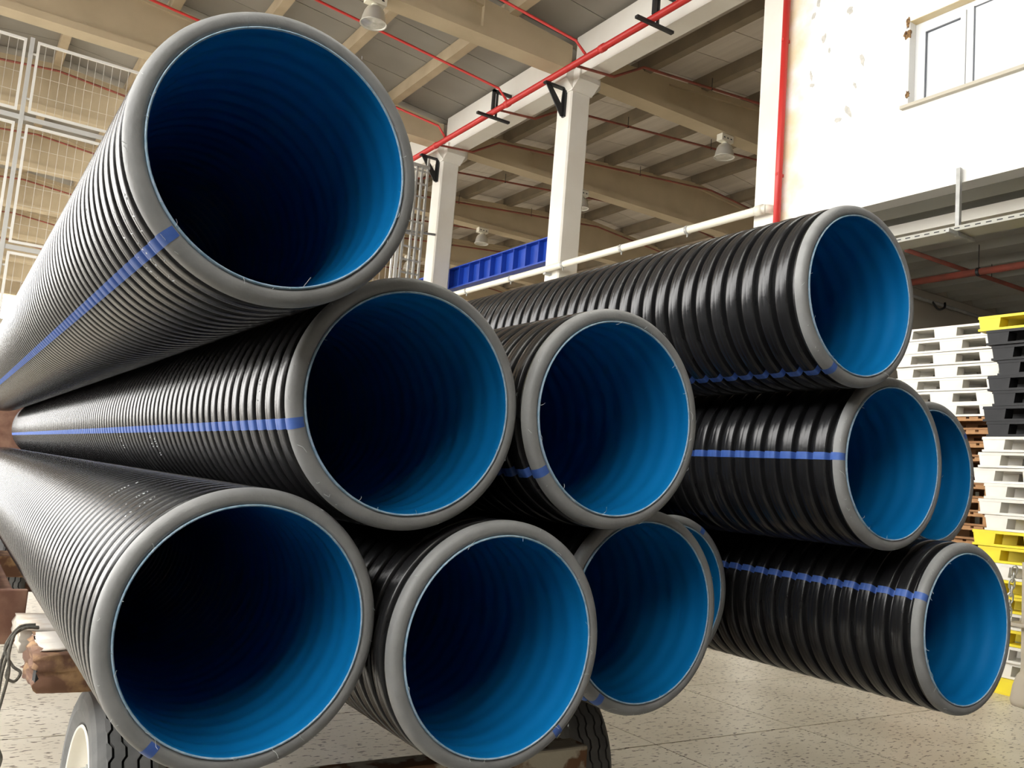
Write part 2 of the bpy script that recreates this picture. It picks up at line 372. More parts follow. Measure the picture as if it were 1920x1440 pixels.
# hall behind the camera: unseen side and front walls, dark to hold light down
wl = MB().box(COLX-BAY-.2, COLX-BAY+.1, ROOF_Y0, OPEN_Y0, 0, 10.2).obj('wall_left', 'dimwall'); tag(wl, 'unseen brown side wall keeping the hall front dark', kind='structure')
wq = MB().box(COLX-BAY-.2, COLX+BAY+.2, ROOF_Y0-.3, ROOF_Y0, 0, 11).obj('wall_front', 'dimwall'); tag(wq, 'unseen brown front wall keeping the hall front dark', kind='structure')
wp = MB().box(COLX-BAY-.2, COLX-BAY+.1, OPEN_Y0, 6.0, 0, 4.6).obj('wall_left_light_block', 'backwall'); tag(wp, 'unseen low beige wall added to narrow the open daylight band', kind='structure')  # unseen, added to block low daylight from the pipe mouths
we = MB().box(COLX-BAY-.2, COLX+BAY+.2, Y_END+.3, Y_END+.6, 0, 8.0).obj('wall_end', 'backwall'); tag(we, 'beige end wall with daylight above it', kind='structure')
# side wall far behind on the mezzanine side, closing the second bay
wf = MB().box(COLX+BAY-.1, COLX+BAY+.2, ROOF_Y0, Y_END, 0, 10.2).obj('wall_far', 'backwall'); tag(wf, 'beige side wall closing the second bay', kind='structure')

# mezzanine: white wall, deck soffit, back wall
WY0, WY1 = -26.9, 7.738
WY2 = 1.8               # nearer than this the unseen wall is made brown to cut bounce
HY0, HY1, HZ0, HZ1 = 3.35, 5.90, 6.31, 7.37      # window hole
wr = MB()
wr.box(XC, XC+.25, WY2, HY0, 5.21, 10.0); wr.box(XC, XC+.25, HY1, WY1, 5.21, 10.0)
wr.box(XC, XC+.25, HY0, HY1, 5.21, HZ0); wr.box(XC, XC+.25, HY0, HY1, HZ1, 10.0)
wall_r = wr.obj('wall_right', 'wall'); tag(wall_r, 'white plastered mezzanine wall with a window', kind='structure')
wb = MB().box(XC, XC+.25, WY0, WY2-.002, 5.21, 10.0).obj('wall_right_near', 'dimwall'); tag(wb, 'unseen part of the mezzanine wall, made brown to cut bounce light', kind='structure')  # unseen, brown instead of white to cut bounce into the pipes
def blob(name, material, y, z, ry, rz, parent, x=XC, th=.004, tilt=0, seed=0, n=13):
    rnd = random.Random(seed); pts = []
    for i in range(n):
        a = 2*PI*i/n; k = rnd.uniform(.6, 1.1); p, q = ry*k*math.cos(a), rz*k*math.sin(a)
        pts.append((y + p*math.cos(tilt) - q*math.sin(tilt), z + p*math.sin(tilt) + q*math.cos(tilt)))
    return MB().prism(pts, 'x', x-th, x+.01).obj(name, material, parent)
for i, (px, py, a, b, tl) in enumerate(((1590,208,.035,.11,-.5),(1617,112,.03,.10,-.25),(1545,72,.035,.07,.2),(1521,142,.02,.08,-.2),(1570,225,.06,.04,.1),
                                        (1594,20,.05,.05,0),(1523,160,.04,.03,.3),(1555,95,.02,.05,0),(1603,160,.02,.06,-.4),(1535,5,.03,.08,0),(1526,30,.03,.05,.2))):
    p = at_x(px, py, XC); blob('plaster_chip', 'chip', p.y, p.z, a, b, wall_r, tilt=tl, seed=i)
for i, (px, py, a, b) in enumerate(((1705, 64, .055, .06), (1706, 42, .03, .08), (1704, 176, .025, .05))):
    p = at_x(px, py, XC); blob('rust_hole', 'rusthole', p.y+.02, p.z, a, b, wall_r, th=.006, seed=20+i, n=17)
# window in the wall
w1 = struct('window_1', 'white framed window of the mezzanine room')
MB().box(XC-.0, XC+.24, HY0, HY1, HZ1-.006, HZ1-.001).obj('reveal_head', 'reveal', w1)
MB().box(XC-.0, XC+.24, HY1-.006, HY1-.001, HZ0, HZ1).obj('reveal_side', 'wall', w1)
MB().box(XC-.06, XC+.2, HY0-.05, HY1+.06, HZ0-.035, HZ0+.004).obj('window_sill', 'stone', w1)
fx = XC+.12
fr = MB(); g0, g1 = HZ0+.006, HZ1-.008; y0_, y1_ = HY0+.002, HY1-.008
fr.box(fx, fx+.07, y1_-.068, y1_, g0, g1); fr.box(fx, fx+.07, y0_, y0_+.068, g0, g1); fr.box(fx, fx+.07, 5.19, 5.27, g0+.046, g1-.068)
fr.box(fx, fx+.07, y0_+.068, y1_-.068, g1-.068, g1); fr.box(fx, fx+.07, y0_+.068, y1_-.068, g0, g0+.046)
fr.obj('window_frame', 'frame', w1)
sh = MB(); a, b, c, d = 5.275, HY1-.08, HZ0+.054, HZ1-.08
sh.box(fx-.015, fx+.03, a, a+.06, c, d); sh.box(fx-.015, fx+.03, b-.06, b, c, d); sh.box(fx-.015, fx+.03, a+.06, b-.06, c, c+.03); sh.box(fx-.015, fx+.03, a+.06, b-.06, d-.07, d)
sash = sh.obj('sash', 'frame', w1)
MB().box(fx-.0165, fx+.02, b-.070, b-.060, c+.03, d-.07).box(fx-.0165, fx+.02, a+.06, b-.06, d-.08, d-.068).obj('gasket', 'gasket', sash)
MB().box(fx+.012, fx+.02, a+.06, b-.06, c+.03, d-.07).obj('pane', 'pane', sash)
MB().box(fx+.0, fx+.02, 5.178, 5.192, HZ0+.05, HZ1-.07).box(fx, fx+.02, HY0, 5.19, HZ1-.087, HZ1-.075).obj('gasket', 'gasket', w1)
MB().box(fx+.012, fx+.02, HY0+.07, 5.18, HZ0+.05, HZ1-.085).obj('pane', 'pane', w1)

# mezzanine deck soffit: folded sheet with ribs along Y
dk = struct('ceiling_mezzanine', 'folded grey sheet soffit under the mezzanine')
pts = []; x = XC+.26
prof = []
while x < 21:
    prof += [(x, 5.21), (x+.36, 5.21), (x+.46, 5.37), (x+.66, 5.37)]
    x += .76
poly = prof + [(prof[-1][0], 5.60), (prof[0][0], 5.60)]
MB().prism(poly, 'y', WY0, 8.20).obj('deck_sheet', 'deck', dk)
MB().box(XC+.26, 21, WY0, 8.2, 5.60, 5.75).obj('deck_slab', 'deck', dk)
MB().box(9.86, 10.02, WY0, 8.19, 5.07, 5.209).obj('edge_beam', 'white', dk)
bw = MB().box(COLX+.23, 24, 8.20, 8.40, 0, 5.20).obj('wall_back', 'backwall'); tag(bw, 'beige wall behind the pallet stacks under the mezzanine', kind='structure')
mz = MB().box(COLX+.23, 24, 8.20, 8.40, 5.21, 9.5).obj('wall_mezzanine_end', 'backwall'); tag(mz, 'beige end wall of the mezzanine room', kind='structure')

# ------------------------------------------------------------------ pipes of the load
R_IN, R_LIP, R_OUT, R_VAL, PITCH = 0.250, 0.2545, 0.2875, 0.2620, 0.0665
NRIB, LEN = 124, 8.30
def outer_profile():
    e = [(.2545, .006), (.258, .0015), (.263, 0.0), (.273, .0005), (.2805, .004), (.2850, .010), (.2873, .018), (.2877, .027)]
    p = [(.2871, .0310), (.2862, .0340), (.2842, .0362), (.2795, .0380), (.2700, .0396), (R_VAL, .0413)]
    y0 = .0475
    for k in range(NRIB):
        c = y0 + k*PITCH
        half = [(R_VAL, .0062), (.2700, .0080), (.2795, .0096), (.2842, .0114), (.2863, .0142), (.2873, .0185), (.2879, .0255), (.2880, .0300)]
        p += [(r, c+t) for r, t in half] + [(.2870, c+PITCH/2)] + [(r, c+PITCH-t) for r, t in half[::-1]]
    end = y0 + NRIB*PITCH
    p += [(R_LIP, end)]
    return e, p
EP, OP = outer_profile()
SEG = 104
me_end = MB().lathe(EP, SEG, 'y').mesh('end_ring', 'cut', True)
me_out = MB().lathe([EP[-1]]+OP, SEG, 'y').mesh('corrugated_wall', 'pe', True)
lp = []
yy = 0.012
while yy < LEN:
    ph = 2*PI*(yy-.0475)/PITCH
    lp.append((R_IN + .0018*math.cos(ph), yy)); yy += PITCH/ (6 if yy < 2.5 else 2)
me_in = MB().lathe([(R_IN-.0005, .002)] + lp, SEG, 'y').mesh('inner_liner', 'liner', True)
me_lip = MB().lathe([(R_IN-.0005, .002), (R_IN+.001, -.001), (R_LIP-.001, -.0005), (R_LIP, .007)], SEG, 'y').mesh('liner_edge', 'lip', True)
def stripe_mesh(width=.024):
    mb = MB(); prof = EP[1:]+OP[:-1]; n = len(prof); h = width/2/R_OUT
    for i, (r, t) in enumerate(prof):
        dt = 0
        if i < 5: dt = -.0006
        for k in range(4):
            a = -h + 2*h*k/3
            mb.v.append(((r+.0006)*math.cos(a), t+dt, (r+.0006)*math.sin(a)))
    for i in range(n-1):
        for k in range(3):
            mb.f.append((i*4+k, i*4+k+1, (i+1)*4+k+1, (i+1)*4+k))
    return mb.mesh('colour_stripe', 'stripe', True)
me_str = stripe_mesh()
def shaving_mesh(seed, n):
    rnd = random.Random(seed); mb = MB()
    for i in range(n):
        a = rnd.uniform(0, 2*PI); r = rnd.choice([R_IN+.001, R_LIP, R_OUT-.004]); t0 = .004 if r > R_LIP else -.001
        p = Vector((r*math.cos(a), t0, r*math.sin(a))); d = Vector((rnd.uniform(-1,1), -rnd.uniform(0, .9), rnd.uniform(-1,1))).normalized()
        l = rnd.uniform(.004, .016) if rnd.random() < .93 else rnd.uniform(.02, .03); pp = [p]
        for s in range(4):
            d = (d + Vector((rnd.uniform(-.6,.6), rnd.uniform(-.3,.3), rnd.uniform(-.7,.3)))).normalized(); pp.append(pp[-1] + d*l/4)
        mb.tube(pp, .0004, 4)
    return mb.mesh('plastic_shavings', 'shaving')
me_sh = [shaving_mesh(s, 26) for s in range(4)]
def fleck_mesh(seed, rows, n):
    """worn printing: small raised dashes left on the crests"""
    rnd = random.Random(seed); mb = MB()
    for (t, a0, a1) in rows:
        for i in range(n):
            if rnd.random() < .35: continue
            a = a0 + (a1-a0)*(i+rnd.uniform(-.3,.3))/n
            tt = t + rnd.uniform(-.006, .006); da = rnd.uniform(.002, .007); dt = rnd.uniform(.0008, .0035); sk = rnd.uniform(-.004, .004)
            o = len(mb.v)
            for rr in (R_OUT-.0005, R_OUT+.0012):
                for (u, w) in ((-da,-dt),(da,-dt),(da,dt),(-da,dt)):
                    mb.v.append((rr*math.cos(a+u), tt+w+sk*u/da, rr*math.sin(a+u)))
            mb.f += [tuple(o+q for q in f) for f in ((4,5,6,7),(0,1,5,4),(1,2,6,5),(2,3,7,6),(3,0,4,7))]
    return mb.mesh('print_flecks', 'fleck')
c1 = .0475+PITCH/2
fl_A = fleck_mesh(1, [(c1, -.42, .20), (c1+PITCH, -.30, .28), (c1+2*PITCH, -.35, .20), (c1+6*PITCH, -.6, -.3)], 13)
fl_B = fleck_mesh(2, [(c1+20*PITCH, .1, .35), (c1+21*PITCH, .05, .3), (c1+30*PITCH, 0, .3), (c1+2*PITCH, -.5, -.1)], 9)
fl_H = fleck_mesh(3, [(c1+3*PITCH, -2.0, -1.6), (c1+5*PITCH, -2.0, -1.7), (c1+9*PITCH, -2.1, -1.8)], 10)
PIPES = [  # x, mouth y, z, stripe angle, label, flecks
 ('A', .489, 1.632, 2.136, -134.4, 'topmost black corrugated pipe above the rusty beam end, worn print beside its blue stripe', fl_A),
 ('B', .884, 1.777, 1.711, -164.6, 'black corrugated pipe of the middle layer directly under the printed topmost pipe', fl_B),
 ('C', 1.464, 1.750, 1.738, -145.6, 'middle-layer black pipe between the one under the printed pipe and the deeply set-back one', None),
 ('H', .573, 1.808, 1.210, -125.6, 'bottom-layer black corrugated pipe lying on the rusty beam end with the rope', fl_H),
 ('I', 1.152, 1.735, 1.174, -49.5, 'bottom-layer black pipe, second from the roped beam end', None),
 ('J', 1.728, 1.895, 1.218, -121.8, 'bottom-layer black pipe above the zigzag-treaded tyre, third from the roped beam end', None),
 ('K', 2.340, 2.420, 1.192, 60, 'set-back bottom-layer black pipe, fourth from the roped beam end', None),
 ('L', 2.984, 1.671, 1.183, 157.3, 'bottom-layer black pipe at the load edge facing the chained post', None),
 ('E', 2.060, 2.520, 1.715, 70, 'deeply set-back middle-layer black pipe, third from the printed pipe side', None),
 ('F', 2.651, 1.743, 1.715, 179.9, 'middle-layer black pipe with a level blue stripe along its flank', None),
 ('G', 3.255, 1.965, 1.712, 40, 'middle-layer black pipe at the load edge facing the pallet stacks', None),
 ('D', 2.346, 1.671, 2.216, -116.9, 'topmost black corrugated pipe at the pallet side, blue stripe underneath its rim', None),
]
for i, (k, x, y, z, ang, lab, fl_) in enumerate(PIPES):
    t = thing('corrugated_pipe', lab, 'pipe', (x, y, z), (0, -math.radians(ang), 0), 'black corrugated pipes on the trailer')
    link('corrugated_wall', me_out, t); link('end_ring', me_end, t); link('inner_liner', me_in, t); link('liner_edge', me_lip, t)
    s = link('colour_stripe', me_str, t); s['label'] = 'blue stripe along the pipe'
    if k not in 'EK':
        f = link('plastic_shavings', me_sh[i % 4], t); f['kind'] = 'stuff'
    if fl_: f = link('print_flecks', fl_, t); f['kind'] = 'stuff'

# ------------------------------------------------------------------ trailer under the load
tr = thing('flatbed_trailer', 'rusty flatbed pipe trailer with peeling white paint carrying the black pipes', 'trailer', (1.5, 3.2, 0))
T = Vector((1.5, 3.2, 0))
def tb(mb):
    mb.v = [(v[0]-T.x, v[1]-T.y, v[2]-T.z) for v in mb.v]; return mb
def ragged(x0, x1, y0, y1, z0, z1, nx, ny, nz, amp, seed):
    """box whose surface is subdivided and chewed, for corroded members"""
    rnd = random.Random(seed); bm = bmesh.new(); bmesh.ops.create_cube(bm, size=1)
    bmesh.ops.subdivide_edges(bm, edges=bm.edges[:], cuts=7, use_grid_fill=True)
    for v in bm.verts:
        p = v.co; px, py, pz = x0+(p.x+.5)*(x1-x0), y0+(p.y+.5)*(y1-y0), z0+(p.z+.5)*(z1-z0)
        e = 2.2 if p.x < -.45 else 1.0
        v.co = (px + (rnd.uniform(0, amp*e) if p.x < -.45 else 0), py + rnd.uniform(-amp, amp)*.6, pz - (rnd.uniform(0, amp)*.7 if p.z > 0 else -rnd.uniform(0, amp)*.5))
    me = bpy.data.meshes.new('m'); bm.to_mesh(me); bm.free(); return me
def add_ragged(name, material, *a):
    me = ragged(*a); me.name = name
    for v in me.vertices: v.co -= T
    me.materials.append(M[material])
    for p in me.polygons: p.use_smooth = True
    return link(name, me, tr)
add_ragged('corroded_beam_end', 'rust', .325, .90, 3.05, 3.42, .795, .921, 8, 8, 8, .016, 5)
def channel_hole():
    mb = MB().box(.338, .37, 3.052, 3.13, .82, .87); return tb(mb)
channel_hole().obj('corrosion_hole', 'groove', tr)
add_ragged('paint_crust', 'plank', .345, .90, 3.10, 3.40, .905, .9235, 8, 8, 8, .008, 11)
add_ragged('whitewashed_plank', 'plank', .315, .95, 3.46, 3.80, .84, .921, 8, 8, 8, .006, 9)
tb(MB().box(.90, 3.05, 3.06, 3.42, .76, .884)).obj('front_bolster', 'rust', tr, bevel=.006)
tb(MB().box(.20, 3.2, 6.0, 6.3, .76, .884)).obj('middle_bolster', 'rust', tr, bevel=.006)
tb(MB().box(.20, 3.2, 9.2, 9.5, .76, .884)).obj('rear_bolster', 'rust', tr, bevel=.006)
for (x, d) in ((.583, .037), (1.722, .045), (2.34, .019), (2.984, .010)):
    for y in (3.1, 6.05, 9.25):
        if x < .6 and y < 4: continue
        tb(MB().box(x-.11, x+.11, y, y+.2, .884, .884+d)).obj('packing_board', 'plank', tr)
sr = MB().box(.205, .325, 3.86, 9.6, .885, .975).box(.205, .245, 3.86, 9.6, .975, 1.04)
sb = thing('side_beam', 'brown rusted channel beam lying along the trailer edge behind the rope', 'beam', (T.x, T.y, 0))
tb(sr).obj('channel', 'rustdark', sb, bevel=.008)
tb(MB().box(.20, .36, 3.82, 3.858, .80, 1.0)).obj('end_plate', 'rustdark', sb, bevel=.005)
tb(MB().box(.86, 1.0, 3.0, 11.1, .62, .757)).obj('chassis_rail', 'rust', tr, bevel=.005)
tb(MB().box(2.0, 2.14, 3.0, 11.1, .62, .757)).obj('chassis_rail', 'rust', tr, bevel=.005)
tb(MB().box(.70, 2.02, 2.46, 2.56, .535, .668)).obj('front_crossbar', 'peel', tr, bevel=.008)
for x in (.74, 1.92):
    tb(MB().box(x, x+.1, 2.56, 3.1, .55, .65)).obj('drawbar_arm', 'peel', tr, bevel=.006)
for x in (.90, 2.04):
    for y in (3.2, 8.3): tb(MB().box(x-.03, x+.07, y-.1, y+.1, .44, .62)).obj('axle_hanger', 'rustdark', tr)
for y in (3.2, 8.3):
    tb(MB().tube([(.55, y, .39), (2.45, y, .39)], .05, 12)).obj('axle', 'rustdark', tr)
hb = thing('light_block_panel', 'dark brown steel panel added to shut off light behind the far pipe ends', 'light_block_panel', (1.8, 11.0, .76))  # added panel: darkens the gap and shuts light out of the pipe ends
MB().box(-1.72, 1.75, -.08, 0, .04, 1.66).obj('panel', 'rustdark', hb)
for x in (-1.5, -.87, .27, 1.5): MB().box(x-.04, x+.04, 0, .08, 0, 1.66).obj('post', 'rustdark', hb)
# tyres with zigzag tread grooves
RT = .388
def tyre_mesh(w):
    h = w/2
    prof = [(.245, -h+.03), (.27, -h+.012), (.31, -h), (.345, -h+.002), (.368, -h+.012), (.380, -h+.028)]
    nz = 5; seg = 160
    cols = []
    gx = [-.060, -.022, .022, .060]
    edges = [-h+.028]
    mb = MB()
    left = prof; right = [(r, -t) for r, t in prof[::-1]]
    # sidewalls
    mb.lathe(left, seg, 'x'); mb.lathe(right, seg, 'x')
    # tread: bands between zigzag grooves
    def zig(k, ph): return .0055*(1 if (k//3) % 2 == 0 else -1)
    rows = []      # (base x, radius, zigzag factor)
    rows.append((-h+.028, .380, 0)); rows.append((-h+.034, RT-.004, 0))
    for g in gx:
        rows += [(g-.0045, RT, 1), (g-.004, RT-.011, 1), (g+.004, RT-.011, 1), (g+.0045, RT, 1)]
    rows.append((h-.034, RT-.004, 0)); rows.append((h-.028, .380, 0))
    o = len(mb.v)
    for (bx, r, zf) in rows:
        for k in range(seg):
            a = 2*PI*k/seg; mb.v.append((bx + zf*zig(k, 0), r*math.cos(a), r*math.sin(a)))
    for i in range(len(rows)-1):
        for k in range(seg):
            k2 = (k+1) % seg; mb.f.append((o+i*seg+k, o+i*seg+k2, o+(i+1)*seg+k2, o+(i+1)*seg+k))
    return mb
TW = .215
tm = tyre_mesh(TW).mesh('tyre', 'rubber')
gm = MB()
for g in (-.060, -.022, .022, .060): gm.lathe([(RT-.0105, g-.0095), (RT-.0100, g), (RT-.0105, g+.0095)], 80, 'x')
gm = gm.mesh('tread_groove', 'groove')
def rim_mesh():
    h = TW/2
    p = [(.262, -h+.012), (.258, -h+.006), (.250, -h+.010), (.240, -h+.03), (.222, -h+.05), (.205, -h+.052), (.19, -h+.07), (.16, -h+.085), (.10, -h+.07), (.085, -h+.03), (.07, -h+.02), (.0, -h+.02)]
    return MB().lathe(p, 48, 'x').mesh('wheel_rim', 'rim', True)
rm = rim_mesh()
nm = MB()
for i in range(8):
    a = 2*PI*i/8; nm.lathe([(0, -.045), (.014, -.045), (.014, 0)], 6, 'x', c=(-TW/2+.075, .13*math.cos(a), .13*math.sin(a)))
nm = nm.mesh('wheel_nuts', 'steel')
for (x, flip) in ((.615, 0), (2.36, PI)):
    for y in (3.2, 8.3):
        ty = link('tyre', tm, tr, loc=Vector((x, y, .388))-T, rot=(0, 0, flip)); ty['label'] = 'grey dusty tyre with zigzag tread grooves'
        link('tread_groove', gm, ty); rr = link('wheel_rim', rm, ty); rr['label'] = 'cream steel wheel rim'; link('wheel_nuts', nm, ty)

# rope looped over the beam end
rp = thing('rope', 'dark rope looped and hanging from the rusty trailer beam end', 'rope', (.30, 3.3, 0))
def spline(pts, n=10):
    out = []
    P = [Vector(pts[0])]+[Vector(p) for p in pts]+[Vector(pts[-1])]
    for i in range(1, len(P)-2):
        for s in range(n):
            t = s/n; a, b, c, d = P[i-1], P[i], P[i+1], P[i+2]
            out.append(.5*((2*b)+(-a+c)*t+(2*a-5*b+4*c-d)*t*t+(-a+3*b-3*c+d)*t**3))
    out.append(P[-2]); return out
def rope_strand(pts, r=.0048):
    pts = [(p[0]-.30, p[1]-3.3, p[2]) for p in pts]
    MB().tube(spline(pts), r, 7).obj('rope_strand', 'rope', rp, True)
rope_strand([(.37, 3.44, .930), (.33, 3.43, .932), (.298, 3.40, .915), (.285, 3.36, .86), (.29, 3.34, .80), (.28, 3.33, .72), (.27, 3.32, .64), (.285, 3.31, .58), (.30, 3.31, .54), (.29, 3.31, .50), (.27, 3.31, .50)])
rope_strand([(.37, 3.43, .929), (.325, 3.42, .930), (.29, 3.41, .90), (.27, 3.40, .83), (.265, 3.38, .75), (.255, 3.36, .68), (.255, 3.35, .60), (.275, 3.34, .57)])
rope_strand([(.36, 3.445, .938), (.31, 3.44, .93), (.275, 3.41, .87), (.30, 3.37, .82), (.325, 3.35, .80), (.31, 3.34, .775), (.285, 3.34, .79), (.29, 3.35, .83)])
rope_strand([(.29, 3.40, .88), (.275, 3.38, .80), (.27, 3.36, .70), (.262, 3.35, .62), (.275, 3.34, .55), (.262, 3.34, .52)])
rope_strand([(.25, 3.50, .93), (.235, 3.46, .88), (.25, 3.42, .82), (.258, 3.40, .74), (.245, 3.40, .66)])

# ------------------------------------------------------------------ pallets
def pallet_meshes(kind):
    """1.2 long (y), 1.0 deep (x), 0.147 high; parts: top deck, nine blocks, three runners"""
    H = .147
    dk = MB()
    if kind == 'wood':
        board = MB().box(0, 1.0, -.05, .05, .122, .144).mesh('deck_board', 'wood')
        lead = MB().box(0, .09, -.6, .6, .100, .122).mesh('stringer_board', 'wood')
        blk = MB().box(0, .10, -.07, .07, .022, .100).mesh('block', 'wood')
        run = MB().box(0, .09, -.6, .6, 0, .022).mesh('bottom_board', 'wood')
        return board, lead, blk, run
    m_ = kind
    deck = MB().box(0, 1.0, -.6, .6, .122, H-.003); deck.box(-.002, 1.002, -.602, .602, .118, .128)
    blk = MB().prism([(-.09, .020), (.09, .020), (.105, .120), (-.105, .120)], 'x', 0.003, .15)
    blkm = MB().prism([(-.125, .020), (.125, .020), (.135, .120), (-.135, .120)], 'x', 0.003, .15)
    run = MB().box(0, .15, -.6, .6, 0, .022)
    return deck.mesh('top_deck', m_), blk.mesh('block', m_), blkm.mesh('block', m_), run.mesh('bottom_runner', m_)
PM = {k: pallet_meshes(k) for k in ('pwhite', 'pyellow', 'pblack', 'wood')}
CN = {'pwhite': 'white plastic', 'pyellow': 'yellow plastic', 'pblack': 'black plastic', 'wood': 'brown wooden'}
def pallet(kind, x, y, z, rz, label, group):
    t = thing('pallet', label, 'pallet', (x, y, z), (0, 0, rz), group)
    if kind == 'wood':
        board, lead, blk, run = PM[kind]
        for i in range(9): link('deck_board', board, t, loc=(0, -.545+1.09*i/8, 0))
        for xx in (0, .455, .91): link('stringer_board', lead, t, loc=(xx, 0, 0)); link('bottom_board', run, t, loc=(xx, 0, 0))
        for xx in (0, .45, .90):
            for yy in (-.53, 0, .53): link('block', blk, t, loc=(xx, yy, 0))
    else:
        deck, blk, blkm, run = PM[kind]
        link('top_deck', deck, t)
        for xx in (0, .425, .85): link('bottom_runner', run, t, loc=(xx, 0, 0))
        for xx in (0, .425, .847):
            for yy in (-.49, 0, .49): link('block', blkm if yy == 0 else blk, t, loc=(xx, yy, 0))
    return t
PH = .147
seqR = ['pyellow'] + ['pblack']*7 + ['pwhite']*6 + ['pyellow']*2 + ['pwhite', 'pyellow', 'pyellow', 'pwhite', 'pyellow', 'pwhite', 'pwhite', 'pyellow']
edge = [1836, 1852, 1858, 1868, 1851, 1860, 1843, 1850, 1844, 1835, 1822, 1846, 1836, 1846, 1826, 1834, 1850, 1840, 1845, 1852, 1846, 1850, 1850, 1858]
nR = len(seqR)
cnt = {}
for i, k in enumerate(seqR):
    z = (nR-1-i)*PH
    y_left = at_x(edge[i], 592+i*30, 8.36).y
    cnt[k] = cnt.get(k, 0)+1
    if k == 'pyellow' and i == 0: lab = 'bright yellow plastic pallet crowning the tall mixed pallet stack'
    elif i == nR-1: lab = 'yellow plastic pallet on the floor at the foot of the mixed stack'
    else: lab = '%s pallet, %s %s one down the stack by the chained post' % (CN[k], ORD[cnt[k]], CN[k].split()[0])
    pallet(k, 8.36+random.uniform(-.02, .02), y_left-.6, z, random.uniform(-.03, .03), lab, 'pallets of the mixed stack')
seqL = ['pwhite']*6 + ['pwhite'] + ['wood']*18
nL = len(seqL); cnt = {}
for i, k in enumerate(seqL):
    z = (nL-1-i)*.149
    cnt[k] = cnt.get(k, 0)+1
    o_ = ORD[cnt[k]] if cnt[k] < len(ORD) else ['', 'thirteenth', 'fourteenth', 'fifteenth', 'sixteenth', 'seventeenth', 'eighteenth'][cnt[k]-12]
    lab = '%s pallet, %s of the %s down the stack against the beige wall' % (CN[k], o_, 'white ones' if k == 'pwhite' else 'wooden ones')
    pallet(k, 9.45+random.uniform(-.04, .04), 5.62+random.uniform(-.07, .07), z, random.uniform(-.04, .04)+.03, lab, 'pallets of the stack against the back wall')

# chained post in front of the mixed stack
ps = thing('steel_post', 'beige steel post with flat plate and round foot by the yellow pallets', 'post', (8.10, 4.00, 0))
MB().box(-.045, .045, -.045, .045, .02, 1.22).obj('upright', 'post', ps, bevel=.006)
MB().box(-.16, .12, -.12, .12, .67, .70).obj('plate', 'post', ps, bevel=.004)
MB().lathe([(0, 0), (.13, 0), (.14, .04), (.12, .16), (.09, .25), (.05, .30), (0, .30)], 20).obj('foot', 'post', ps, True)
ch = thing('chain', 'zinc chain with large links hanging on the beige steel post', 'chain', (8.02, 4.10, .70))
def link_mesh():
    pts = []
    for i in range(17):
        a = 2*PI*i/16; pts.append((.022*math.cos(a), 0, .034*math.sin(a) + (.014 if math.sin(a) > 0 else -.014)))
    return MB().tube(pts, .0075, 7, cap=False).mesh('chain_link', 'chain', True)
lm = link_mesh()
chpts = spline([(-.02, -.03, .50), (.0, .0, .40), (.012, .02, .28), (.02, .035, .16), (.03, .045, .06), (-.03, .06, .04), (-.09, .05, .04)], 12)
acc = 0; prev = chpts[0]; kk = 0
for p in chpts[1:]:
    d = (p-prev).length; acc += d
    if acc > .058:
        acc = 0; dirv = (p-prev).normalized()
        q = dirv.to_track_quat('Z', 'Y') @ Matrix.Rotation(PI/2*(kk % 2)+.3, 3, 'Z').to_quaternion(); kk += 1
        link('chain_link', lm, ch, loc=p, rot=q.to_euler())
    prev = p

# ------------------------------------------------------------------ pipework and fittings of the hall
mp = thing('sprinkler_main', 'red sprinkler main running along the white eaves beams', 'pipe', (8.60, 8.0, 9.03))
MB().tube([(0, -3, 0), (0, Y_END-8.2, 0)], .058, 14).obj('pipe_run', 'red', mp, True)
for y in range(0, 40, 3): MB().tube([(0, y+.3, 0), (0, y+.42, 0)], .07, 14).obj('coupling', 'red', mp, True)
for k, y in enumerate([11.85+2.55*i for i in range(0, 14)]):
    for s, nm_, in ((-1, 'open daylight side'), (1, 'mezzanine side')):
        pts = []
        if s < 0: pts = [(8.6, y, 9.115), (8.5, y+.18, 9.40), (COLX-8, y+.18, 10.12), (-5.5, y+.18, 9.50)]
        else: pts = [(8.662, y+.3, 9.02), (9.5, y+.3, 9.10), (10.2, y+.3, 9.52), (COLX+8, y+.3, 10.15), (23.5, y+.3, 9.6)]
        b = thing('sprinkler_branch', 'thin red sprinkler branch, %s from the mezzanine pillar, on the %s' % ((ORD+['thirteenth','fourteenth'])[k+1], nm_), 'pipe', (8.6, y, 9.0), group='sprinkler branch pipes')
        MB().tube([(p[0]-8.6, p[1]-y, p[2]-9.0) for p in pts], .026, 8).obj('pipe_run', 'red' if s < 0 and k < 3 else 'rustred', b, True)
        if s > 0:
            for xx in (12.0, 14.6):
                zz = 9.52+.63*(xx-10.2)/7.0-9.0
                MB().tube([(xx-8.6, .3, zz), (xx-8.6, .3, zz+.22)], .008, 6).lathe([(.022, zz-.03), (.03, zz-.01), (.022, zz+.01)], 10, c=(xx-8.6, .3, 0)).obj('hanger', 'black', b)
for k, y in enumerate(YC):
    if k < 2 or k > 6: continue
    b = thing('pipe_bracket', 'black triangular pipe bracket high on the %s column from the mezzanine pillar' % ORD[k], 'bracket', (XC, y, 8.93), group='black pipe brackets')
    MB().box(-.50, -.002, -.09, .0, .0, .035).obj('arm', 'black', b)
    MB().prism([(-.46, 0), (-.33, 0), (-.09, -.28), (-.075, 0), (-.03, 0), (-.03, -.52), (-.09, -.52)], 'y', -.05, -.03).obj('gusset', 'black', b)
    MB().box(-.04, -.002, -.09, 0, -.52, 0).obj('back_plate', 'black', b)
